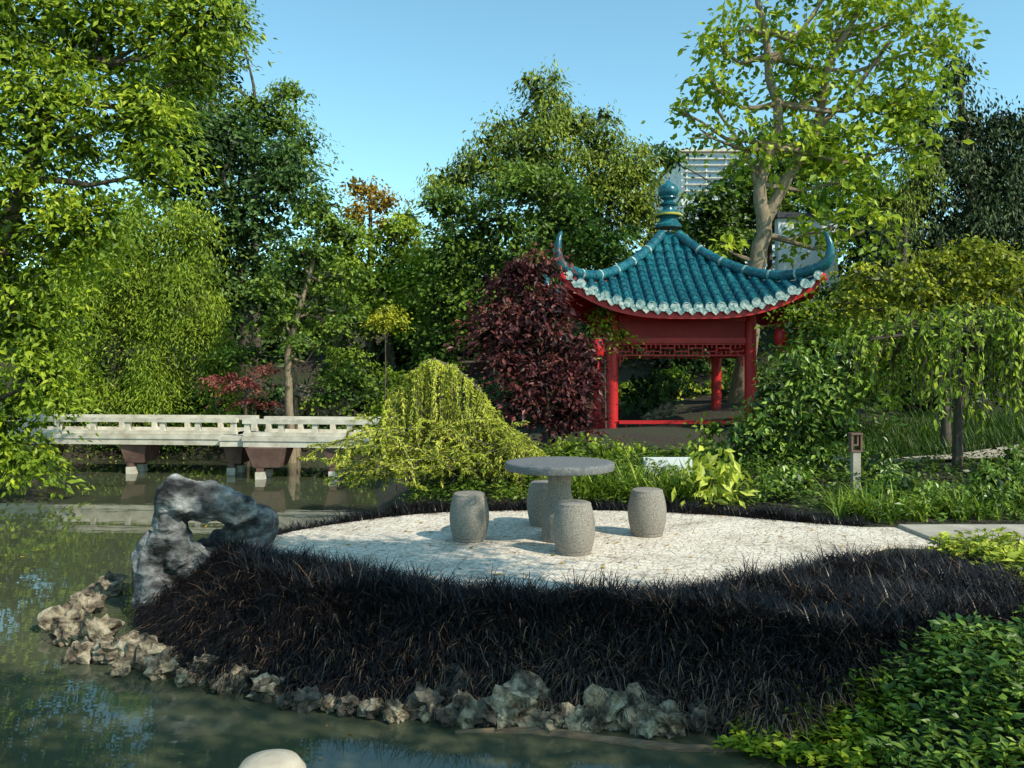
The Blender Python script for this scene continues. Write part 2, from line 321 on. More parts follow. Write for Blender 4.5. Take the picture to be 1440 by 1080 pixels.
pal['conifer']=leafmat('leaf_conifer',(0.022,0.038,0.008),(0.085,0.12,0.014),(0.21,0.24,0.03),.25)
pal['bluecon']=leafmat('leaf_blue_conifer',(0.007,0.016,0.007),(0.022,0.040,0.015),(0.065,0.09,0.028),.15,gain=1.2)
pal['orange']=leafmat('leaf_orange',(0.14,0.10,0.012),(0.34,0.22,0.025),(0.50,0.28,0.04),.4,gain=1.2)
pal['yellow']=leafmat('leaf_yellow',(0.06,0.09,0.008),(0.24,0.26,0.016),(0.44,0.40,0.03),.4,gain=1.35)
pal['purple']=leafmat('leaf_purple',(0.018,0.006,0.008),(0.065,0.016,0.019),(0.24,0.07,0.05),.3,gain=1.15)
pal['redleaf']=leafmat('leaf_red',(0.06,0.012,0.012),(0.17,0.035,0.035),(0.34,0.11,0.08),.35,gain=1.1)
pal['weep']=leafmat('leaf_weeping',(0.14,0.17,0.014),(0.32,0.34,0.03),(0.44,0.43,0.07),.4,gain=1.5)
pal['glossy']=leafmat('leaf_glossy',(0.014,0.034,0.005),(0.055,0.10,0.011),(0.18,0.25,0.03),.25,rough=.4,spec=.035)
pal['varieg']=leafmat('leaf_variegated',(0.12,0.20,0.02),(0.42,0.46,0.045),(0.66,0.64,0.14),.35,gain=1.2)
pal['mondo']=leafmat('leaf_black_mondo',(0.007,0.006,0.007),(0.019,0.014,0.014),(0.28,0.175,0.10),.05,rough=.38,spec=.045,gain=1)
pal['iris']=leafmat('leaf_iris',(0.04,0.085,0.008),(0.13,0.21,0.016),(0.34,0.40,0.05),.35,gain=1.25)
pal['grass']=leafmat('leaf_lawn',(0.02,0.05,0.008),(0.06,0.12,0.016),(0.14,0.2,0.03),.3,gain=1.2)

tree('honey_locust_tree',13.5,[(20,40,120,100),(150,40,90,80),(255,20,60,60),(60,180,110,90),(185,160,75,80),(275,100,45,60),(20,330,100,95),(120,310,65,65),(30,450,85,80),(0,590,65,65),(40,640,45,40),(-90,300,120,200),(220,240,50,40),(310,20,30,50),(60,540,50,50)],.125,pal['bright'],trunk=[(-60,700),(-40,450),(40,250),(90,80)],trunkr=.22,ratio=.42,bias=.08,sub=18,subr=.36,cov=3.2)
tree('bald_cypress_tree',20.5,[(255,400,65,50),(200,340,65,60),(290,470,42,50),(180,440,80,70),(140,530,70,50),(240,530,60,50),(310,520,28,40),(120,420,60,60),(80,560,60,50),(210,570,60,30),(270,330,40,40)],.11,pal['lime'],ratio=.28,trunk=[(150,600),(170,450),(215,330)],trunkr=.2,hang=.5,crad=4,bias=-.02,sub=13,subr=.36,cov=3.2,wild=.2)
tree('holly_oak_tree',22.5,[(310,230,75,70),(375,290,75,70),(300,340,75,80),(400,240,45,45),(350,400,80,60),(280,190,40,35),(330,180,40,30),(250,250,60,80)],.15,pal['dark'],trunk=[(340,600),(345,450),(330,280)],trunkr=.25,sub=17,subr=.35,bias=.08)
tree('locust_tree',26,[(385,170,45,40),(425,205,30,32),(350,150,25,25),(405,130,35,18),(310,90,40,90),(335,30,16,50),(410,250,40,40),(250,120,60,110)],.15,pal['mid'],bias=.25,ratio=.42)
tree('dogwood_tree',19,[(440,290,45,30),(470,330,45,25),(430,360,60,20),(480,390,48,16),(400,400,60,14),(450,430,70,14),(490,455,40,12),(390,455,55,12),(450,480,60,12)],.11,pal['mid'],trunk=[(410,575),(405,500),(425,420),(450,320)],trunkr=.11,bark='barkpale',flat=.22,bias=.2,cov=3.6)
tree('dogwood_tree',20,[(350,500,55,18),(480,520,40,16),(500,540,45,20),(460,560,30,12)],.11,pal['mid'],trunk=[(418,575),(415,500)],trunkr=.08,bark='barkpale',flat=.25,bias=.15)
tree('golden_ash_tree',27.5,[(505,265,26,18),(538,288,30,16),(500,300,28,18),(540,320,30,16)],.15,pal['orange'],cov=2.8,bias=-.12)
tree('tulip_tree',27,[(548,345,45,45),(525,400,45,50),(575,310,26,18),(560,450,50,45),(490,350,30,50),(590,380,40,50)],.15,pal['lime'],bias=.03)
tree('cedar_tree',30,[(765,140,36,20),(742,115,9,14),(775,112,9,14),(755,125,12,20),(705,178,28,14),(760,175,65,26),(690,200,28,14),(740,215,90,26),(680,235,60,20),(812,180,30,24),(850,205,34,38),(850,165,11,22),(870,255,55,48),(905,235,30,32),(640,255,42,24),(830,310,70,50),(905,310,40,50),(780,250,80,40)],.18,pal['conifer'],ratio=.38,hang=.3,bias=.14,trunk=[(770,560),(770,300),(765,180)],trunkr=.3,wild=.2,cov=3.6)
tree('ash_tree',25,[(740,270,90,38),(675,320,75,50),(790,320,65,40),(630,370,40,55),(710,380,85,50),(630,290,40,30),(640,430,60,50),(850,350,50,40),(620,490,40,40)],.15,pal['mid'],bias=.08,sub=16,subr=.36,cov=3.1)
tree('grey_beech_tree',32,[(940,225,28,22),(985,305,40,42),(1025,330,50,35),(1040,255,24,45),(1110,250,55,45),(1160,300,60,35),(1065,300,45,40),(1190,230,50,50),(1230,300,50,50),(1085,205,35,35),(1150,210,40,40),(1012,290,25,40)],.20,pal['mid'],bias=.0,cov=3.4)
bgb=[]
random.seed(3)
for i in range(34):
    px=-120+i*50; bgb.append((px,400+random.uniform(-40,30),60,60,random.uniform(-4,4))); bgb.append((px+25,490+random.uniform(-20,20),60,50,random.uniform(-8,-2)))
tree('background_trees',35,bgb,.28,pal['bgdark'],cov=2.2,limbs=False)
tree('understory_shrubs',23,[(x,560+random.uniform(-12,12),45,34,random.uniform(-1.5,2.5)) for x in range(-20,1480,58)],.15,pal['dark'],cov=2.2,limbs=False)
tree('magnolia_tree',22,[(1000,120,50,34),(1040,40,55,40),(955,155,22,14),(1110,60,55,50),(1190,40,75,50),(1270,30,70,50),(1325,60,28,50),(1160,130,50,45),(1235,140,70,50),(1110,205,50,36),(1185,255,65,50),(1270,205,45,50),(1150,325,55,34),(1045,185,35,24),(985,188,32,12),(1120,130,40,35),(1020,350,22,14),(1190,-40,120,50),(1215,325,55,35),(1010,70,30,30),(1150,200,50,40),(1280,120,50,50),(1060,240,26,22)],.23,pal['bright'],cov=2.4,ratio=.55,trunk=[(1040,560),(1062,380),(1075,330),(1068,260),(1095,180),(1080,80),(1060,-20)],trunkr=.27,bark='barkpale',crad=2.1,lpc=16,bias=.1,sub=14,subr=.42,core=False,wild=.2)
mb=MB()
for pl,r in [([(1072,320),(1105,255),(1150,180),(1165,90),(1210,10)],.17),([(1068,290),(1060,240),(1040,200),(1005,150)],.08),([(1150,180),(1200,130),(1250,60)],.09),([(1085,90),(1130,40),(1170,-20)],.08)]:
    mb.tube([P(x,y,22) for x,y in pl],[r*(1-.7*i/len(pl)) for i in range(len(pl))],M['barkpale'],10)
mb.obj('magnolia_limbs',bpy.data.objects['magnolia_tree'])
tree('hemlock_tree',27,[(1345,110,26,36),(1365,180,45,35),(1330,230,60,40),(1385,250,60,45),(1290,290,40,45),(1350,310,70,40),(1430,230,60,60),(1440,300,60,50),(1290,180,40,50),(1410,170,30,16),(1230,330,60,40),(1300,350,80,30),(1420,350,80,30)],.17,pal['bluecon'],ratio=.38,hang=.8,trunk=[(1370,500),(1365,250),(1350,120)],trunkr=.28,wild=.2,cov=3.4,bias=.15)
tree('weeping_cedar_tree',24,[(1295,255,26,30),(1240,285,30,25),(1280,290,32,22)],.12,pal['conifer'],cov=1.8,ratio=.3,hang=1.2,bias=.2)
tree('laurel_tree',19.5,[(1180,420,60,40),(1270,440,60,45),(1360,430,70,50),(1450,420,60,60),(1290,500,60,50),(1380,510,70,50),(1450,510,50,60),(1310,570,60,30),(1210,500,50,50)],.13,pal['dark'],cov=2.8)
tree('japanese_maple_tree',15.5,[(1225,390,60,18),(1300,368,50,16),(1355,350,50,16),(1415,365,55,18),(1270,412,65,16),(1350,392,65,16),(1420,405,50,16),(1190,425,40,14),(1250,440,45,14),(1385,430,60,14),(1320,422,50,14)],.10,pal['yellow'],cov=3.4,flat=.25,trunk=[(1330,600),(1325,480),(1310,400)],trunkr=.09,bias=-.1,lpc=26)
tree('privet_shrub',17,[(1130,450,45,35),(1190,455,50,35),(1230,500,60,40),(1160,500,60,40)],.11,pal['bright'],bias=.0)
tree('purple_japanese_maple',13.5,[(755,380,38,30),(715,400,48,32),(760,430,45,36),(700,450,45,36),(755,480,60,40),(812,485,26,20),(720,510,50,34),(775,535,60,36),(820,540,30,36),(735,570,45,26),(785,590,45,26),(815,585,24,20),(685,470,24,20)],.10,pal['purple'],cov=3.2,ratio=.5,flat=.35,trunk=[(770,650),(768,560),(765,440)],trunkr=.08,wild=.25,lpc=30)
tree('red_japanese_maple',18.6,[(330,540,38,10),(372,522,16,7),(355,570,28,9),(300,535,14,5)],.08,pal['redleaf'],flat=.25,trunk=[(352,600),(345,560),(350,535)],trunkr=.05,core=False,bias=.1)
tree('rhododendron_shrub',12.3,[(1125,520,55,30),(1085,570,45,34),(1160,550,55,40),(1110,605,75,42),(1050,625,50,30),(1180,600,40,32),(1120,650,90,30),(1035,655,40,22),(1190,500,30,22)],.11,pal['glossy'],ratio=.42,trunkr=.05,bias=.16,wild=.2)
tree('azalea_shrub',12.8,[(815,630,34,16),(850,645,45,18),(905,638,30,10),(900,655,50,14),(960,640,40,12),(1000,605,22,20),(985,650,40,18),(790,650,40,20)],.09,pal['lime'],trunkr=.03,bias=-.08)
tree('forsythia_shrub',24.5,[(900,555,45,22),(950,545,40,26),(1000,560,30,24),(930,590,60,20),(1040,540,30,30)],.12,pal['lime'],trunkr=.04,bias=.15)
tree('golden_spindle_shrub',18.8,[(540,440,28,13),(533,456,20,10),(552,452,18,9)],.08,pal['yellow'],trunkr=.025,bias=.2)
tree('waterside_shrub',20.6,[(265,600,45,24),(310,595,30,28),(470,640,26,14),(480,610,34,18),(540,590,40,30),(560,550,40,40),(490,510,34,20),(590,590,60,40),(380,610,60,14)],.10,pal['lime'],trunkr=.03,bias=-.08)
tree('waterside_shrub',20.4,[(90,610,50,26),(160,615,50,22),(210,618,40,20),(430,600,50,18)],.11,pal['dark'],trunkr=.03,bias=.05)
tree('variegated_aucuba_shrub',10.0,[(1000,645,26,20),(1022,675,26,24),(980,668,18,16),(1005,695,34,14)],.17,pal['varieg'],cov=3.0,ratio=.42,lpc=9,crad=1.3,trunkr=.012,core=False,bias=.05)
tree('climbing_vine',17.6,[(852,458,12,9),(848,440,8,8),(873,470,6,8)],.09,pal['bright'],trunkr=.02,trunk=[(852,600),(850,450)],bias=.1,cov=2)
tree('boxwood_shrub',10.5,[(4.6,9.9,.22,.4,.35,.2),(5.6,9.6,.2,.45,.35,.2),(6.2,10.6,.25,.6,.4,.25),(5.1,11.3,.3,.4,.4,.25),(3.4,10.4,.2,.45,.3,.18),(7.2,11.5,.35,.6,.5,.3)],.075,pal['glossy'],world=True,limbs=False,trunkr=.02,bias=.08)
tree('shade_tree',5,[(4.4,.9,4.6,2.2,1.0,.9),(5.6,-.4,6.6,2.6,1.5,1.0),(3.0,.2,5.6,1.6,1.2,.8)],.12,pal['mid'],cov=2.2,world=True,base=(10.5,-.8),trunkr=.22,core=False)
tree('shade_tree',5,[(3.5,3.35,5.6,.9,.3,.3),(4.1,3.0,5.5,.8,.2,.2),(2.8,3.6,5.5,.8,.22,.22),(3.1,3.0,5.4,.7,.18,.18),(4.4,3.5,5.9,.6,.2,.2),(2.2,3.9,5.4,.5,.25,.2)],.10,pal['mid'],cov=5,world=True,base=(9.5,.8),trunkr=.16,core=False,lpc=20)
def strands(name,starts,lens,dirs,leaf,ratio,mat,dens,trunkpts,bark='bark',curve=.5,twig=.006,bias=0):
    e=empty(name); Cs=[];Ds=[];Ns=[];Rs=[]; mb=MB()
    for s,L,dv in zip(starts,lens,dirs):
        k=12; t=np.linspace(0,1,k)[:,None]
        sw=rng.normal(size=3)*.05; sw[2]=0
        p=s+dv*(np.sqrt(t)*curve)+np.array([0,0,-1])*L*t**1.6+sw*np.sin(t*4)
        p[:,2]=np.maximum(p[:,2],ground(p[:,:2])+.03)
        mb.tube([tuple(q) for q in p[::3]]+[tuple(p[-1])],[twig]*5,M[bark],4)
        m=int(dens*(L+curve*np.linalg.norm(dv))/leaf); ti=rng.random(m)*(k-1); i=np.minimum(ti.astype(int),k-2); fr=(ti-i)[:,None]
        c=p[i]*(1-fr)+p[i+1]*fr; tan=norm(p[i+1]-p[i]); D=tan*.8+rng.normal(size=(m,3))*.6; D[:,2]-=.3
        Cs.append(c+norm(D)*leaf*.4);Ds.append(D);Ns.append(rng.normal(size=(m,3))*.7+np.array([.5,-.8,.6])); Rs.append(np.full(m,.5+bias+.2*rng.normal())+.12*rng.normal(size=m))
    C=np.concatenate(Cs)
    leafobj('foliage',C,np.concatenate(Ds),np.concatenate(Ns),leaf*(.6+.7*rng.random(len(C))),ratio,np.concatenate(Rs),mat,e)
    for tp,r in trunkpts: mb.tube(tp,[r*(1-.7*i/len(tp)) for i in range(len(tp))],M[bark],8)
    mb.obj('branches',e)
sk=[(535,600),(556,560),(582,522),(608,506),(640,518),(672,546),(700,590),(730,622),(768,645)]
S=[];Ls_=[];Dv=[]
for i in range(240):
    t=random.random()**.9*(len(sk)-1); a=int(t); f=t-a; px=sk[a][0]*(1-f)+sk[a+1][0]*f; py=sk[a][1]*(1-f)+sk[a+1][1]*f
    s=P(px,py,11+random.gauss(0,.2)); S.append(s); Ls_.append(max(.15,(s[2]-0.0)*random.uniform(.45,1.0)))
    an=random.uniform(-math.pi,math.pi) if random.random()<.5 else random.gauss(-math.pi/2,.7); rr=random.uniform(.05,1)*(.12+.38*min(1,s[2])); Dv.append(np.array([math.cos(an)*rr,math.sin(an)*rr*1.8,.1]))
for i in range(300):
    s=P(random.uniform(530,700),random.uniform(600,672),11+random.gauss(0,.4)); S.append(s); Ls_.append(max(.08,s[2]*random.uniform(.1,.7))); an=random.choice([1,1,0,-.3])
    Dv.append(np.array([-random.uniform(.2,2.2) if an>0 else random.uniform(.2,1.5),random.uniform(-1,.6),random.uniform(0,.7)]))
bz=g(-.9,11)
strands('weeping_larch_tree',S,Ls_,Dv,.065,.27,pal['weep'],5.2,[([(-.75,11,bz-.1),(-.85,11,.6),(-1.05,11,1.35),(-1.0,11,1.7)],.06),([tuple(P(x,y,11)) for x,y in sk[3:]],.03),([tuple(P(x,y,11)) for x,y in sk[:4]][::-1],.03)],bias=.0,curve=.5)
S=[];Ls_=[];Dv=[]; tb=[]
top=P(1352,485,12)
for i in range(60):
    a=random.uniform(0,2*math.pi); R=random.uniform(.25,1.4); q=top+np.array([R*math.cos(a),R*math.sin(a)*.9,.40*(1-(R/1.5)**2)+random.uniform(-.05,.05)])
    tb.append(([tuple(top-np.array([0,0,.3])),tuple((top+q)/2+np.array([0,0,.12])),tuple(q)],.02))
    for j in range(8):
        s=q+rng.normal(size=3)*.12; S.append(s); Ls_.append(random.uniform(.3,1.35) if R>.6 else random.uniform(.2,.6)); Dv.append(np.array([math.cos(a),math.sin(a),.1])*random.uniform(.05,.4)+rng.normal(size=3)*.05)
strands('weeping_katsura_tree',S,Ls_,Dv,.12,.42,pal['lime'],2.2,tb+[([tuple(P(1346,705,12)),tuple(P(1347,600,12)),tuple(P(1350,540,12)),tuple(P(1352,480,12))],.085)],bias=-.05)
# ------------------------------------------------------------ blades
def blades(name,R,az,L,wd,bend,rr,mat,seg=3):
    n=len(R); t=np.linspace(0,1,seg+1)
    dirv=np.stack([np.cos(az),np.sin(az),np.zeros(n)],1); side=np.stack([-np.sin(az),np.cos(az),np.zeros(n)],1)
    V=np.empty((n,(seg+1)*2,3)); rn=np.empty((n,(seg+1)*2))
    for i,tt in enumerate(t):
        th0=1.35
        aa=th0-bend*tt
        hz=L*(np.sin(th0)-np.sin(aa))/np.maximum(bend,1e-3); vz=L*(np.cos(aa)-np.cos(th0))/np.maximum(bend,1e-3)
        c=R+dirv*hz[:,None]*1.0; c[:,2]+=vz
        w=(wd*(1-tt**2.2)*.5+.0004)[:,None]
        V[:,2*i]=c-side*w; V[:,2*i+1]=c+side*w; rn[:,2*i]=rn[:,2*i+1]=rr-.12*tt
    base=np.arange(n)[:,None,None]*(seg+1)*2; q=np.array([[2*i,2*i+1,2*i+3,2*i+2] for i in range(seg)])[None]
    fc=(base+q).reshape(-1,4)
    return quadmesh(name,V.reshape(-1,3),0,4,mat,np.clip(rn,0,1).ravel(),faces=fc,smooth=True)
def pnoise(p,f,o=0):
    return np.sin(p[:,0]*f+o)*np.cos(p[:,1]*f*1.3+o*2)+.6*np.sin(p[:,0]*f*2.3+p[:,1]*f*1.7+o)
def mondo(name,test,bb,ntuft,per,Lm,front):
    p=np.column_stack([rng.uniform(bb[0],bb[1],ntuft*4),rng.uniform(bb[2],bb[3],ntuft*4)])
    p=p[test(p)][:ntuft]; k=len(p)
    idx=np.repeat(np.arange(k),per); q=p[idx]+rng.normal(size=(k*per,2))*.022; z=ground(q)
    s=-sdist(q,POND); az=rng.random(len(q))*2*math.pi
    tl=(.7+.5*rng.random(k)+.2*pnoise(p,4))[idx]
    L=Lm*tl*(.6+.6*rng.random(len(q))); bend=rng.uniform(.8,2.6,len(q))
    rr=.16+.14*rng.random(k)[idx]+.12*rng.random(len(q))
    if front:
        low=np.clip(1-s/.75,0,1); dead=(rng.random(len(q))<.07+.7*low**1.2*sst(-2.5,1.2,q[:,0]))
        rr=np.where(dead,.5+.5*rng.random(len(q)),rr); 
        tow=-math.pi/2+rng.normal(size=len(q))*.9; sel=rng.random(len(q))<low*1.3
        az=np.where(sel,tow,az); bend=np.where(sel,rng.uniform(1.8,3.0,len(q)),bend)
    R=np.column_stack([q,z-.01])
    return blades(name,R,az,L,np.full(len(q),.007),bend,rr,pal['mondo'])
def ftest(p):
    s=-sdist(p,POND); t=sdist(p,TS)
    x=p[:,0];y=p[:,1]; line=4.5+(x-1.3)*.44
    return (s>.03)&(t<.03)&(y<7.9)&((x<1.2)|(y>line))&(x<3.8+.1*np.sin(y*9))&(x>-3.1)&(t>-2.3)&((y<7.05)|(x<2.8))
mondo('black_mondo_grass',ftest,(-3.2,4.0,4.5,7.7),7900,12,.25,True)
def btest(p):
    s=-sdist(p,POND); t=sdist(p,TS); x=p[:,0];y=p[:,1]
    return (s>.05)&(t<0)&(t>-.42)&(y>7.75)&(x<3.7)&(x>-2.9)&((y>8.4)|(x<0))
mondo('black_mondo_grass',btest,(-3.2,3.9,7.6,10.4),2400,10,.2,False)
def straps(name,areas,n,L,w,mat):
    q=[];
    for (px,py,d,sx,sy),m in zip(areas,n):
        c=P(px,py,d); k=max(3,m//14); tc=np.column_stack([rng.normal(c[0],sx,k),rng.normal(d,sy,k)]); q.append(np.repeat(tc,14,0)+rng.normal(size=(k*14,2))*.03)
    q=np.concatenate(q); s=-sdist(q,POND); q=q[(s>0)&(sdist(q,TS)<-.1)]; z=ground(q); m=len(q)
    blades(name,np.column_stack([q,z-.02]),rng.random(m)*6.28,L*(.5+.7*rng.random(m)),np.full(m,w),rng.uniform(.4,2.0,m),rng.random(m),mat,seg=4)
straps('iris_plants',[(830,690,10.4,.25,.12),(900,690,10.5,.35,.15),(960,700,10.2,.25,.12)],[300,520,300],.58,.022,pal['iris'])
straps('daylily_plants',[(1230,740,9.3,.3,.12),(1340,735,9.4,.35,.1),(1440,720,10,.25,.2),(1200,720,10,.2,.2)],[360,300,300,200],.42,.02,pal['iris'])
p=np.column_stack([rng.uniform(6,14,8000),rng.uniform(15,18,8000)]); 
blades('lawn_grass',np.column_stack([p,ground(p)]),rng.random(8000)*6.28,.35*(.5+rng.random(8000)),np.full(8000,.016),rng.uniform(.4,1.6,8000),.1+.7*rng.random(8000),pal['grass'])
def leafy(name,poly,n,h,leaf,mat,bias=0,stems=True):
    poly=np.array(poly); lo=poly.min(0);hi=poly.max(0); q=rng.uniform(lo,hi,(n*4,2)); q=q[(sdist(q,poly)>0)&(sdist(q,TS)<-.05)][:n]; m=len(q)
    z=np.maximum(ground(q),WZ); hh=h*(.5+.5*rng.random(m)+.35*pnoise(q,3.1)); hh=np.maximum(hh,.04); e=empty(name)
    C=[];D=[];Nn=[];R=[];Ls2=[]; mb=MB()
    az0=rng.random(m)*6.28; lean=rng.normal(size=(m,2))*.05; rb=.5+bias+.16*rng.normal(size=m)+.1*pnoise(q,2.2,1)
    for j in range(5):
        a=az0+j*2.2+rng.normal(size=m)*.3; d=np.column_stack([np.cos(a),np.sin(a),rng.uniform(-.1,.7,m)]); d=norm(d)
        lz=hh*(1-.14*j*(j>1)); c=np.column_stack([q+lean,z+lz])+d*leaf*.55
        C.append(c);D.append(d);Nn.append(np.array([0,0,1.])+rng.normal(size=(m,3))*.3);R.append(rb+.12*rng.normal(size=m));Ls2.append(leaf*(.6+.7*rng.random(m)))
    leafobj('leaves',np.concatenate(C),np.concatenate(D),np.concatenate(Nn),np.concatenate(Ls2),.45,np.concatenate(R),mat,e)
    if stems:
        for i in range(m): mb.tube([(q[i,0],q[i,1],z[i]-.02),(q[i,0]+lean[i,0],q[i,1]+lean[i,1],z[i]+hh[i])],[.004,.003],pal['iris'],3,cap=False)
        mb.obj('stems',e,auto=False)
leafy('bogbean_plants',[(1.75,3.3),(1.85,4.2),(1.9,4.6),(2.7,4.98),(3.6,5.4),(4.2,6.1),(5.6,6.4),(6.2,6.0),(4,2.8)],3600,.13,.07,pal['glossy'],bias=.12)
leafy('bogbean_plants',[(1.2,4.45),(1.25,4.72),(1.8,4.8),(2.2,4.7),(1.8,4.2)],320,.09,.07,pal['bright'],bias=.05)
leafy('golden_creeping_plants',[(3.8,6.2),(3.7,7.3),(4.2,7.55),(5.8,7.55),(5.8,6.2),(4.5,6.0)],900,.16,.10,pal['varieg'],bias=-.2)
leafy('groundcover_plants',[(3.7,8.9),(3.2,10.2),(4.0,12.4),(9,13.0),(11,12),(10,8.9)],2600,.2,.075,pal['glossy'],bias=-.06,stems=False)
leafy('groundcover_plants',[(-1.3,10),(-1.4,12.5),(1,13.5),(4,13),(3.4,10)],2600,.22,.075,pal['mid'],bias=.1,stems=False)
n=160; q=np.column_stack([rng.uniform(-2.5,4,n),rng.uniform(5.9,9.5,n)]); q=q[sdist(q,TS)>.05]; z=np.full(len(q),.008)
q2=np.column_stack([rng.uniform(-6,1.2,120),rng.uniform(3.2,14,120)]); q2=q2[sdist(q2,POND)>.1]
C=np.column_stack([np.vstack([q,q2]),np.concatenate([z,np.full(len(q2),WZ+.006)])]); n=len(C)
leafobj('fallen_leaves',C,np.column_stack([rng.normal(size=(n,2)),rng.normal(size=n)*.1]),np.array([0,0,1.])+rng.normal(size=(n,3))*.15,.05*(.5+rng.random(n)),.5,rng.random(n),pal['orange'])
# ------------------------------------------------------------ rocks
def rock(mb,c,r,mat,sub=3,amp=.35,seed=0):
    import bmesh
    bm=bmesh.new(); bmesh.ops.create_icosphere(bm,subdivisions=sub,radius=1)
    vs=[];o=Vector((seed*3.1,seed*1.7,seed*.9))
    for v in bm.verts:
        p=v.co.copy(); f=1+amp*1.1*(mnoise.noise(p*1.3+o))+amp*.8*mnoise.noise(p*3+o)+amp*.55*mnoise.noise(p*7+o)-amp*.5*max(0,.35-abs(mnoise.noise(p*2.2+o*2)))
        vs.append((c[0]+p.x*r[0]*f,c[1]+p.y*r[1]*f,c[2]+p.z*r[2]*f))
    fs=[tuple(v.index for v in f.verts) for f in bm.faces]; bm.free(); mb.add(vs,fs,mat,False)
mb=MB(); sd=0
RK=[(150,832,46),(120,858,40),(88,880,46),(95,900,44),(132,905,52),(158,925,52),(205,930,60),(228,946,40),(290,950,46),(338,964,44),(375,977,44),(430,990,38),(490,998,32),(520,1002,32),(555,1008,32),(600,1002,50),(645,988,68),(655,1008,50),(686,1014,40),(735,1010,78),(780,1020,40),(812,1020,40),(855,1014,62),(895,1012,66),(938,1024,52),(985,1020,42),(1030,1018,40),(1240,985,46),(1285,970,50),(1350,975,34),(1130,1010,34),(1180,1006,36),(250,935,26),(185,905,30),(110,925,34),(1080,1014,36),(460,994,26),(630,1014,28),(710,1018,28),(830,1026,24),(915,1030,26),(70,880,26),(170,945,26),(260,958,26),(310,968,28),(400,990,24)]
for px,py,w in RK:
    c=W(px,py,-.42); r=w/F*c[1]*.5; sd+=1
    for q in range(2):
        ox=random.uniform(-.5,.5)*r*q; rr_=r*(1-.35*q)
        rock(mb,(c[0]+ox,c[1]+r*.2-q*r*.3,-.42+r*.3-q*r*.1),(rr_*1.0,rr_*.9,rr_*random.uniform(.65,1.05)),M['rock'] if random.random()<.5 or px<240 or 690<px<950 else M['darkrock'],3,.65,sd+q*50)
mb.obj('shoreline_rocks',auto=False)
mb=MB()
for px,py,d,w in [(432,562,20.3,50),(470,572,20.3,40),(405,575,20.3,34),(935,585,21.6,40),(915,590,21.6,24),(1395,682,12.5,24),(1300,660,13,20)]:
    c=P(px,py,d); r=w/F*d*.5; c[2]=max(c[2],g(c[0],c[1])); sd+=1; rock(mb,c,(r,r*.8,r*.75),M['rock'],3,.45,sd)
mb.obj('garden_boulders',auto=False)
mb=MB()
for px,py,d,rx,rz,ry in [(215,800,7.2,28,52,.22),(240,770,7.2,28,36,.22),(222,840,7.1,32,36,.25),(252,702,7.2,34,32,.2),(240,738,7.2,24,30,.18),(290,706,7.25,46,28,.2),(326,716,7.3,36,24,.18),(262,798,7.3,44,32,.22),(300,786,7.5,44,28,.22),(335,762,7.6,40,28,.22),(362,740,7.7,26,32,.22),(372,724,7.7,14,14,.14),(340,738,7.6,24,18,.15),(262,776,7.3,28,18,.18)]:
    c=P(px,py,d); sd+=1; rock(mb,c,(rx/F*d,ry*.8,rz/F*d),M['greyrock'],3,.2,sd)
o=mb.obj('scholar_rock',auto=False)
rm=o.modifiers.new('r','REMESH'); rm.mode='VOXEL'; rm.voxel_size=.014; rm.use_smooth_shade=True
tx=bpy.data.textures.new('rk','CLOUDS'); tx.noise_scale=.14; tx.noise_depth=5
dm=o.modifiers.new('d','DISPLACE'); dm.texture=tx; dm.strength=.07
mb=MB(); a=W(640,1030,WZ);c=W(1120,1056,WZ)
mb.tube([a+(c-a)*t+np.array([0,.06*math.sin(t*7),.0]) for t in np.linspace(0,1,10)],[.012,.02,.03,.034,.028,.034,.03,.028,.02,.01],M['log'],9); mb.obj('floating_log')
# ------------------------------------------------------------ table and stools
def stool(x,y,i):
    mb=MB(); h=.455
    prof=[(.0,0),(.148,0),(.155,.01),(.155,.03),(.160,.035)]+[(.160+.030*math.sin(math.pi*t),.035+t*(h-.075)) for t in np.linspace(.04,.96,14)]+[(.158,h-.036),(.154,h-.03),(.154,h-.012),(.146,h-.003),(.13,h+.002),(0.0,h+.004)]
    mb.lathe(prof,(0,0,0),M['granite'],48); o=mb.obj('stone_stool'); o.location=(x,y,0.0); o.rotation_euler=(0,0,i)
for i,(px,d) in enumerate([(660,7.95),(910,8.2),(807,7.38),(766,8.75)]): stool((px-720)/F*d,d,i)
mb=MB(); tx_,ty_=(787-720)/F*7.95,7.95
mb.lathe([(0,0),(.165,0),(.172,.015),(.172,.03)]+[(.172-.012*t-.055*sst(.25,.8,t)+.02*sst(.8,1,t),.03+t*.62) for t in np.linspace(0.02,1,18)]+[(.18,.668),(.0,.668)],(tx_,ty_,0),M['granite'],48)
mb.lathe([(0,.67),(.46,.67),(.50,.674),(.52,.682),(.526,.70),(.526,.735),(.522,.745),(.512,.752),(.44,.7525),(0,.753)],(tx_,ty_,0),M['granitetop'],72)
mb.obj('round_stone_table')
mb=MB(); mb.lathe([(0,-1.9),(.06,-1.9),(.06,-.12),(.075,-.1),(.08,-.06),(.076,-.03),(.06,-.008),(.03,.0),(0,.002)],(-.525,1.8,.765),M['stonecap'],32); mb.obj('stone_rail_post')
mb=MB(); c=P(1203,640,10.9); zb=g(c[0],c[1])-.05; zt=.58; mb.box((c[0],c[1],(zb+zt-.012)/2),(.05,.05,(zt-.012-zb)/2),M['concrete'])
mb.box((c[0],c[1],zt),(.075,.06,.012),M['bridgebrown'])
for dx in(-.06,.06): mb.box((c[0]+dx,c[1],zt+.112),(.012,.05,.1),M['bridgebrown'])
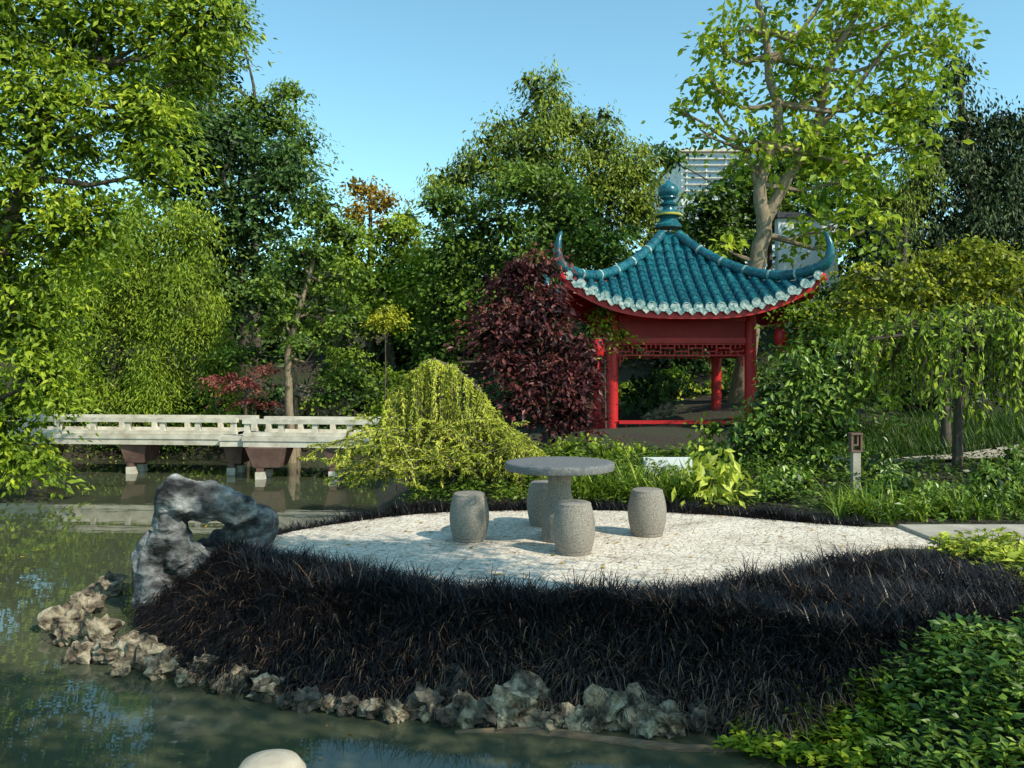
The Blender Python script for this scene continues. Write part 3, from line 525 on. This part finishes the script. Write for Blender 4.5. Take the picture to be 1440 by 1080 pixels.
mb.box((c[0],c[1],zt+.224),(.075,.06,.012),M['bridgebrown']); mb.box((c[0]-.012,c[1],zt+.08),(.036,.045,.01),M['bridgebrown']); mb.box((c[0]+.014,c[1],zt+.15),(.01,.045,.06),M['bridgebrown'])
mb.obj('garden_bollard_lamp')
# ------------------------------------------------------------ bridge
e=empty('zigzag_bridge'); DK=.37
def seg(x0,y0,x1,y1,wd,rails,names):
    mb=MB(); L=math.hypot(x1-x0,y1-y0); a=math.atan2(y1-y0,x1-x0); ux,uy=math.cos(a),math.sin(a); nxx,nyy=-uy,ux
    cx,cy=(x0+x1)/2,(y0+y1)/2
    mb.box((cx,cy,DK-.045),(L/2,wd/2,.045),M['bridgepaint'],a); 
    for s in(-1,1): mb.box((cx+nxx*s*(wd/2-.1),cy+nyy*s*(wd/2-.1),DK-.15),(L/2-.02,.08,.058),M['bridgepaint'],a)
    for s in rails:
        ox,oy=nxx*s*(wd/2-.09),nyy*s*(wd/2-.09)
        mb.box((cx+ox,cy+oy,DK+.29),(L/2,.07,.045),M['bridgepaint'],a)
        mb.box((cx+ox,cy+oy,DK+.04),(L/2-.01,.05,.035),M['bridgepaint'],a)
        k=max(2,int(L/.72))
        for i in range(k+1):
            t=(i/k)*(L-.16)+.08; mb.box((x0+ux*t+ox,y0+uy*t+oy,DK+.16),(.05,.045,.085),M['bridgepaint'],a)
    mb.obj(names,e)
seg(-11.5,17.7,-5.45,17.1,1.2,(-1,1),'deck_span')
seg(-5.2,16.75,-2.3,16.4,1.2,(-1,1),'deck_span')
seg(-5.75,16.9,-5.02,16.9,1.35,(),'deck_link')
mb=MB()
def pier(x,y,w=.5):
    zt=DK-.21; vs=[(x-w/2,y-.4,zt),(x+w/2,y-.4,zt),(x+w/2,y+.4,zt),(x-w/2,y+.4,zt),(x-w/3,y-.3,zt-.38),(x+w/3,y-.3,zt-.38),(x+w/3,y+.3,zt-.38),(x-w/3,y+.3,zt-.38)]
    mb.add(vs,[(0,1,2,3),(7,6,5,4),(0,4,5,1),(1,5,6,2),(2,6,7,3),(3,7,4,0)],M['bridgebrown'])
    for s in(-1,1):
        mb.box((x-w/6,y+s*.22,-.8),(.07,.07,.58),M['bridgebrown']); mb.box((x-w/6,y+s*.22,-.42),(.085,.085,.11),M['bridgepaint'])
pier(-7.7,17.2,.55); pier(-4.75,16.3,.75); pier(-5.6,17.0,.4); pier(-3.4,16.4,.5); pier(-9.8,17.4,.5)
mb.obj('piers',e)
# ------------------------------------------------------------ pavilion
e=empty('chinese_pavilion'); PC=np.array([3.68,19.5,0.0]); R=2.6; ZT=5.15; FL=.12
def rp(s,v,dz=0):
    fl=1+.03*abs(s)**5*v**4
    return np.array([s*v*R*fl,-v*R*fl,ZT-2.2*v**.65+.74*v**4*abs(s)**3+dz])
def rot(p,k):
    a=k*math.pi/2; c,s=round(math.cos(a)),round(math.sin(a)); return PC+np.array([p[0]*c-p[1]*s,p[0]*s+p[1]*c,p[2]])
roof=MB(); caps=MB(); und=MB()
ns=36
for k in range(4):
    vv=np.linspace(.03,1,22); vs=[rot(rp(s,v,-.02),k) for v in vv for s in np.linspace(-1,1,ns+1)]
    fs=[(i*(ns+1)+j,i*(ns+1)+j+1,(i+1)*(ns+1)+j+1,(i+1)*(ns+1)+j) for i in range(21) for j in range(ns)]
    roof.add(vs,fs,M['teal'],True)
    vv=np.linspace(.25,.97,14); vs=[rot(rp(s,v,-.13),k) for v in vv for s in np.linspace(-1,1,ns+1)]
    fs=[(i*(ns+1)+j,(i+1)*(ns+1)+j,(i+1)*(ns+1)+j+1,i*(ns+1)+j+1) for i in range(13) for j in range(ns)]
    und.add(vs,fs,M['red'],True)
    vs=[];
    for s in np.linspace(-1,1,ns+1):
        for v,dz in((.975,-.075),(.975,-.27),(.945,-.27),(.945,-.075)): vs.append(rot(rp(s,v,dz),k))
    fs=[(j*4+a,(j+1)*4+a,(j+1)*4+(a+1)%4,j*4+(a+1)%4) for j in range(ns) for a in range(4)]
    und.add(vs,fs,M['red'],False)
    for s in np.linspace(-.92,.92,17):
        pts=[rot(rp(s,v,-.17),k) for v in np.linspace(.5,.955,6)]; und.tube(pts,[.035]*6,M['red'],4,smooth=False)
    nr=22; sp=2*R/nr
    for i in range(nr):
        x0=(i+.5)*sp-R; v0=max(abs(x0)/R+.01,.06)
        ln=R*(1-v0)*1.25; nt=max(1,int(ln/.24)); pts=[];rs=[]
        for j in range(nt):
            va=v0+(1-v0)*j/nt; vb=v0+(1-v0)*(j+1)/nt
            for v,r in((va+.001,.066),(vb-.001,.09)): pts.append(rot(rp(x0/(v*R),v,.0),k)); rs.append(r)
        roof.tube(pts,rs,M['teal'],10)
        pe=rp(x0/R,1,-.0); out=np.array([0,-1,0]); 
        caps.tube([rot(pe+out*-.01,k),rot(pe+out*.03,k)],[.098,.098],M['tealpale'],12)
        if i<nr-1:
            x1=x0+sp/2; q=rp(x1/R,1,-.02); w=sp*.42; sl=(rp((x1+.05)/R,1)[2]-rp((x1-.05)/R,1)[2])/.1
            prof=[(-w,.0),(-w*.75,-.08),(0,-.15),(w*.75,-.08),(w,.0)]
            vs=[rot(q+np.array([a,-.02,zz+a*sl]),k) for a,zz in prof]+[rot(q+np.array([a,.0,zz+a*sl]),k) for a,zz in prof]
            caps.add(vs,[(0,1,2,3,4),(9,8,7,6,5),(0,5,6,1),(1,6,7,2),(2,7,8,3),(3,8,9,4),(4,9,5,0)],M['tealpale'])
    pts=[];rs=[]; vv=np.linspace(.07,1,19)
    for j in range(18):
        for v,r in((vv[j]+.001,.095),(vv[j]+.012,.112),(vv[j+1]-.001,.105)): pts.append(rot(rp(1,v,.11),k)); rs.append(r)
    d=np.array([1,-1,0])/math.sqrt(2); c0=rp(1,1,.11)
    for a,zz,r in((.05,.07,.10),(.09,.16,.095),(.11,.28,.085),(.10,.42,.07),(.06,.55,.055),(.01,.65,.035),(-.01,.69,.01)): pts.append(rot(c0+d*a+np.array([0,0,zz]),k)); rs.append(r)
    roof.tube(pts,rs,M['teal'],12)
    for j in range(1,18): 
        p=rot(rp(1,vv[j],.11),k); p2=rot(rp(1,vv[j]+.012,.11),k); roof.tube([p,p2],[.118,.118],M['teal'] if j%3 else M['tealpale'],12)
    pts=[rot(rp(1,v,-.12),k) for v in np.linspace(.55,1,8)]; und.tube(pts,[.09]*8,M['red'],6)
ft=M['teal']
roof.lathe([(0,0),(.30,0),(.31,.06),(.24,.12),(.20,.2),(.19,.26),(.27,.28),(.30,.32),(.27,.36),(.17,.38),(.13,.44),(.13,.50),(.19,.53),(.20,.57),(.13,.60),(.10,.64),(.13,.67),(.19,.70)]+[(.225*math.cos(t)+.01,.86+.2*math.sin(t)) for t in np.linspace(-.7,1.2,10)]+[(.075,1.06),(.06,1.09),(.03,1.12),(0,1.125)],(PC[0],PC[1],5.02),ft,32)
roof.lathe([(0,.27),(.305,.275),(.312,.30),(.305,.325),(0,.33)],(PC[0],PC[1],5.02),M['yellow'],32)
roof.obj('tiled_roof',e); caps.obj('eave_tiles',e); und.obj('roof_underside',e,auto=False)
fr=MB(); C=1.5
for sx in(-1,1):
    for sy in(-1,1):
        x,y=PC[0]+sx*C,PC[1]+sy*C
        fr.lathe([(0,FL),(.17,FL),(.17,FL+.05),(.14,FL+.12),(.125,FL+.13),(.125,3.4),(0,3.4)],(x,y,0),M['red'],20)
for k in range(4):
    def bx(cx,cz,hx,hz,off,th,mt):
        p0=rot(np.array([cx,-C-off,cz]),k); h=(hx,th,hz) if k%2==0 else (th,hx,hz); fr.box(p0,h,mt)
    bx(0,2.55,C-.13,.2,0,.05,M['darkred']); bx(0,2.80,C-.12,.06,0,.085,M['red']); bx(0,2.31,C-.12,.055,0,.08,M['red'])
    bx(0,3.1,C-.1,.24,0,.04,M['darkred'])
    zt,zb=2.235,1.99; 
    bx(0,zb,C-.13,.016,0,.02,M['red']); bx(0,zt,C-.13,.016,0,.02,M['red'])
    nC=9; cw=2*(C-.13)/nC
    for i in range(nC):
        xc=-C+.13+cw*(i+.5); up=i%2
        bx(xc-cw/2,(zb+zt)/2,.014,(zt-zb)/2-.017,0,.018,M['red'])
        bx(xc,(zb+zt)/2+(.035 if up else -.035),cw/2-.015,.013,.001,.016,M['red'])
        bx(xc-cw*.17,zb+.055 if up else zt-.055,.013,.038,.002,.016,M['red']); bx(xc+cw*.17,zb+.055 if up else zt-.055,.013,.038,.002,.016,M['red'])
        bx(xc,zt-.045 if up else zb+.045,.013,.028,.002,.016,M['red'])
    for s in(-1,1):
        bx(s*(C-.17),1.86,.012,.11,0,.018,M['red']); bx(s*(C-.24),1.92,.012,.05,0,.018,M['red']); bx(s*(C-.205),1.86,.02,.011,.003,.016,M['red'])
    if k!=2:
        bx(0,FL+.42,C-.13,.03,0,.16,M['red'])
        for i in range(9): bx(-C+.3+i*(2*C-.6)/8,FL+.23,.02,.155,0,.02,M['red'])
        bx(0,FL+.045,C-.13,.025,0,.03,M['red'])
fr.obj('timber_frame',e)
mb=MB(); mb.box((PC[0],PC[1],FL-.3),(2.0,2.0,.3),M['concrete']); mb.box((PC[0],PC[1]-2.2,FL-.35),(.8,.2,.25),M['concrete']); mb.obj('stone_platform',e)
def lantern(px,py,d):
    mb=MB(); c=P(px,py,d); h=.21
    mb.lathe([(0,-h),(.07,-h),(.075,-h+.02)]+[(.10+.035*math.sin(math.pi*t),-h+.03+t*(2*h-.06)) for t in np.linspace(0,1,12)]+[(.075,h-.02),(.07,h),(0,h)],c,M['red'],16)
    for zz in(-h,h): mb.lathe([(0,zz-.012),(.085,zz-.012),(.085,zz+.012),(0,zz+.012)],c,M['yellow'],16)
    mb.tube([c+np.array([0,0,h]),c+np.array([0,0,h+.5])],[.006,.006],M['darkred'],5); mb.tube([c-np.array([0,0,h]),c-np.array([0,0,h+.06]),c-np.array([0,0,h+.22])],[.01,.02,.03],M['red'],8)
    mb.obj('red_lantern')
lantern(841,490,17.4); lantern(1098,473,17.4)
# ------------------------------------------------------------ walls & buildings
mb=MB()
def wallrun(x0,y0,x1,y1,zb,zt,th=.15):
    L=math.hypot(x1-x0,y1-y0);a=math.atan2(y1-y0,x1-x0); mb.box(((x0+x1)/2,(y0+y1)/2,(zb+zt)/2),(L/2,th,(zt-zb)/2),M['white'],a)
    mb.box(((x0+x1)/2,(y0+y1)/2,zt+.06),(L/2+.1,th*1.9,.06),M['darktile'],a); mb.box(((x0+x1)/2,(y0+y1)/2,zt+.17),(L/2+.1,th*1.0,.05),M['darktile'],a)
a=P(1092,360,30);c=P(1180,360,30); wallrun(a[0],30,c[0],30.3,1.5,7.2)
mb.obj('garden_wall')
mb=MB(); mb.box((2.25,12.0,.22),(.35,.06,.16),M['white']); mb.obj('low_white_wall')
mb=MB(); mb.box((12.5,17.5,1.0),(1.6,.12,.35),M['white']); mb.box((12.5,17.5,1.4),(1.7,.2,.05),M['darktile']); mb.obj('courtyard_wall')
glass=noisemat('window_glass',[(0.3,(0.12,0.2,0.3)),(0.7,(0.25,0.36,0.48))],scale=.2,rough=.1,bump=0,spec=.8)
e=empty('modern_building'); mb=MB(); bd=62
x0=P(958,0,bd)[0];x1=P(1110,0,bd)[0]
mb.box(((x0+x1)/2,bd+8,8.7),((x1-x0)/2,8,9.4),M['white']); mb.obj('walls',e)
mb=MB(); mb.box(((x0+x1)/2,bd+7.9,18.22),((x1-x0)/2+.25,8.3,.1),M['bridgepaint']); mb.obj('roof',e)
mb=MB()
for fl in range(5):
    zc=2.4+fl*3.5
    mb.box(((x0+x1)/2,bd-.02,zc),((x1-x0)/2-.3,.05,1.5),glass)
    for i in range(6):
        xx=x0+.4+(x1-x0-.8)*i/5; mb.box((xx,bd-.1,zc),(.05,.06,1.5),M['white'])
    if fl>2:
        for j in range(6): mb.box(((x0+x1)/2,bd-.25,zc-1.2+j*.48),((x1-x0)/2-.2,.1,.045),M['bridgepaint'])
mb.obj('windows',e)
# ------------------------------------------------------------ light, sky, camera
w=bpy.data.worlds.new('World'); sc.world=w; w.use_nodes=True; nt=w.node_tree; nt.nodes.clear()
sky=nt.nodes.new('ShaderNodeTexSky'); sky.sky_type='NISHITA'; sky.sun_disc=False
EL=math.radians(41); AZ=math.radians(129)
sky.sun_elevation=EL; sky.sun_rotation=AZ; sky.air_density=1.0; sky.dust_density=0.4; sky.ozone_density=1.0
gm=nt.nodes.new('ShaderNodeVectorMath'); gm.operation='MULTIPLY'; gm.inputs[1].default_value=(1.3,1.8,1.6)
bg=nt.nodes.new('ShaderNodeBackground'); bg.inputs[1].default_value=.145; ow=nt.nodes.new('ShaderNodeOutputWorld')
nt.links.new(sky.outputs[0],gm.inputs[0]); nt.links.new(gm.outputs[0],bg.inputs[0]); nt.links.new(bg.outputs[0],ow.inputs[0])
l=bpy.data.lights.new('sun','SUN'); l.energy=5.0; l.angle=math.radians(.5); l.color=(1,.94,.80); lo=bpy.data.objects.new('sun',l); COL.objects.link(lo)
Sd=Vector((math.sin(AZ)*math.cos(EL),math.cos(AZ)*math.cos(EL),math.sin(EL))); lo.rotation_euler=Sd.to_track_quat('Z','Y').to_euler(); lo.location=Sd*30
cam=bpy.data.cameras.new('camera'); co=bpy.data.objects.new('camera',cam); COL.objects.link(co)
co.location=(0,0,CH); co.rotation_euler=(math.pi/2,0,0); cam.sensor_width=36; cam.lens=F/1440*36; cam.shift_y=-15/1440; cam.clip_end=2000; cam.clip_start=.05
sc.camera=co
sc.view_settings.view_transform='Standard'; sc.view_settings.look='None'; sc.view_settings.exposure=0
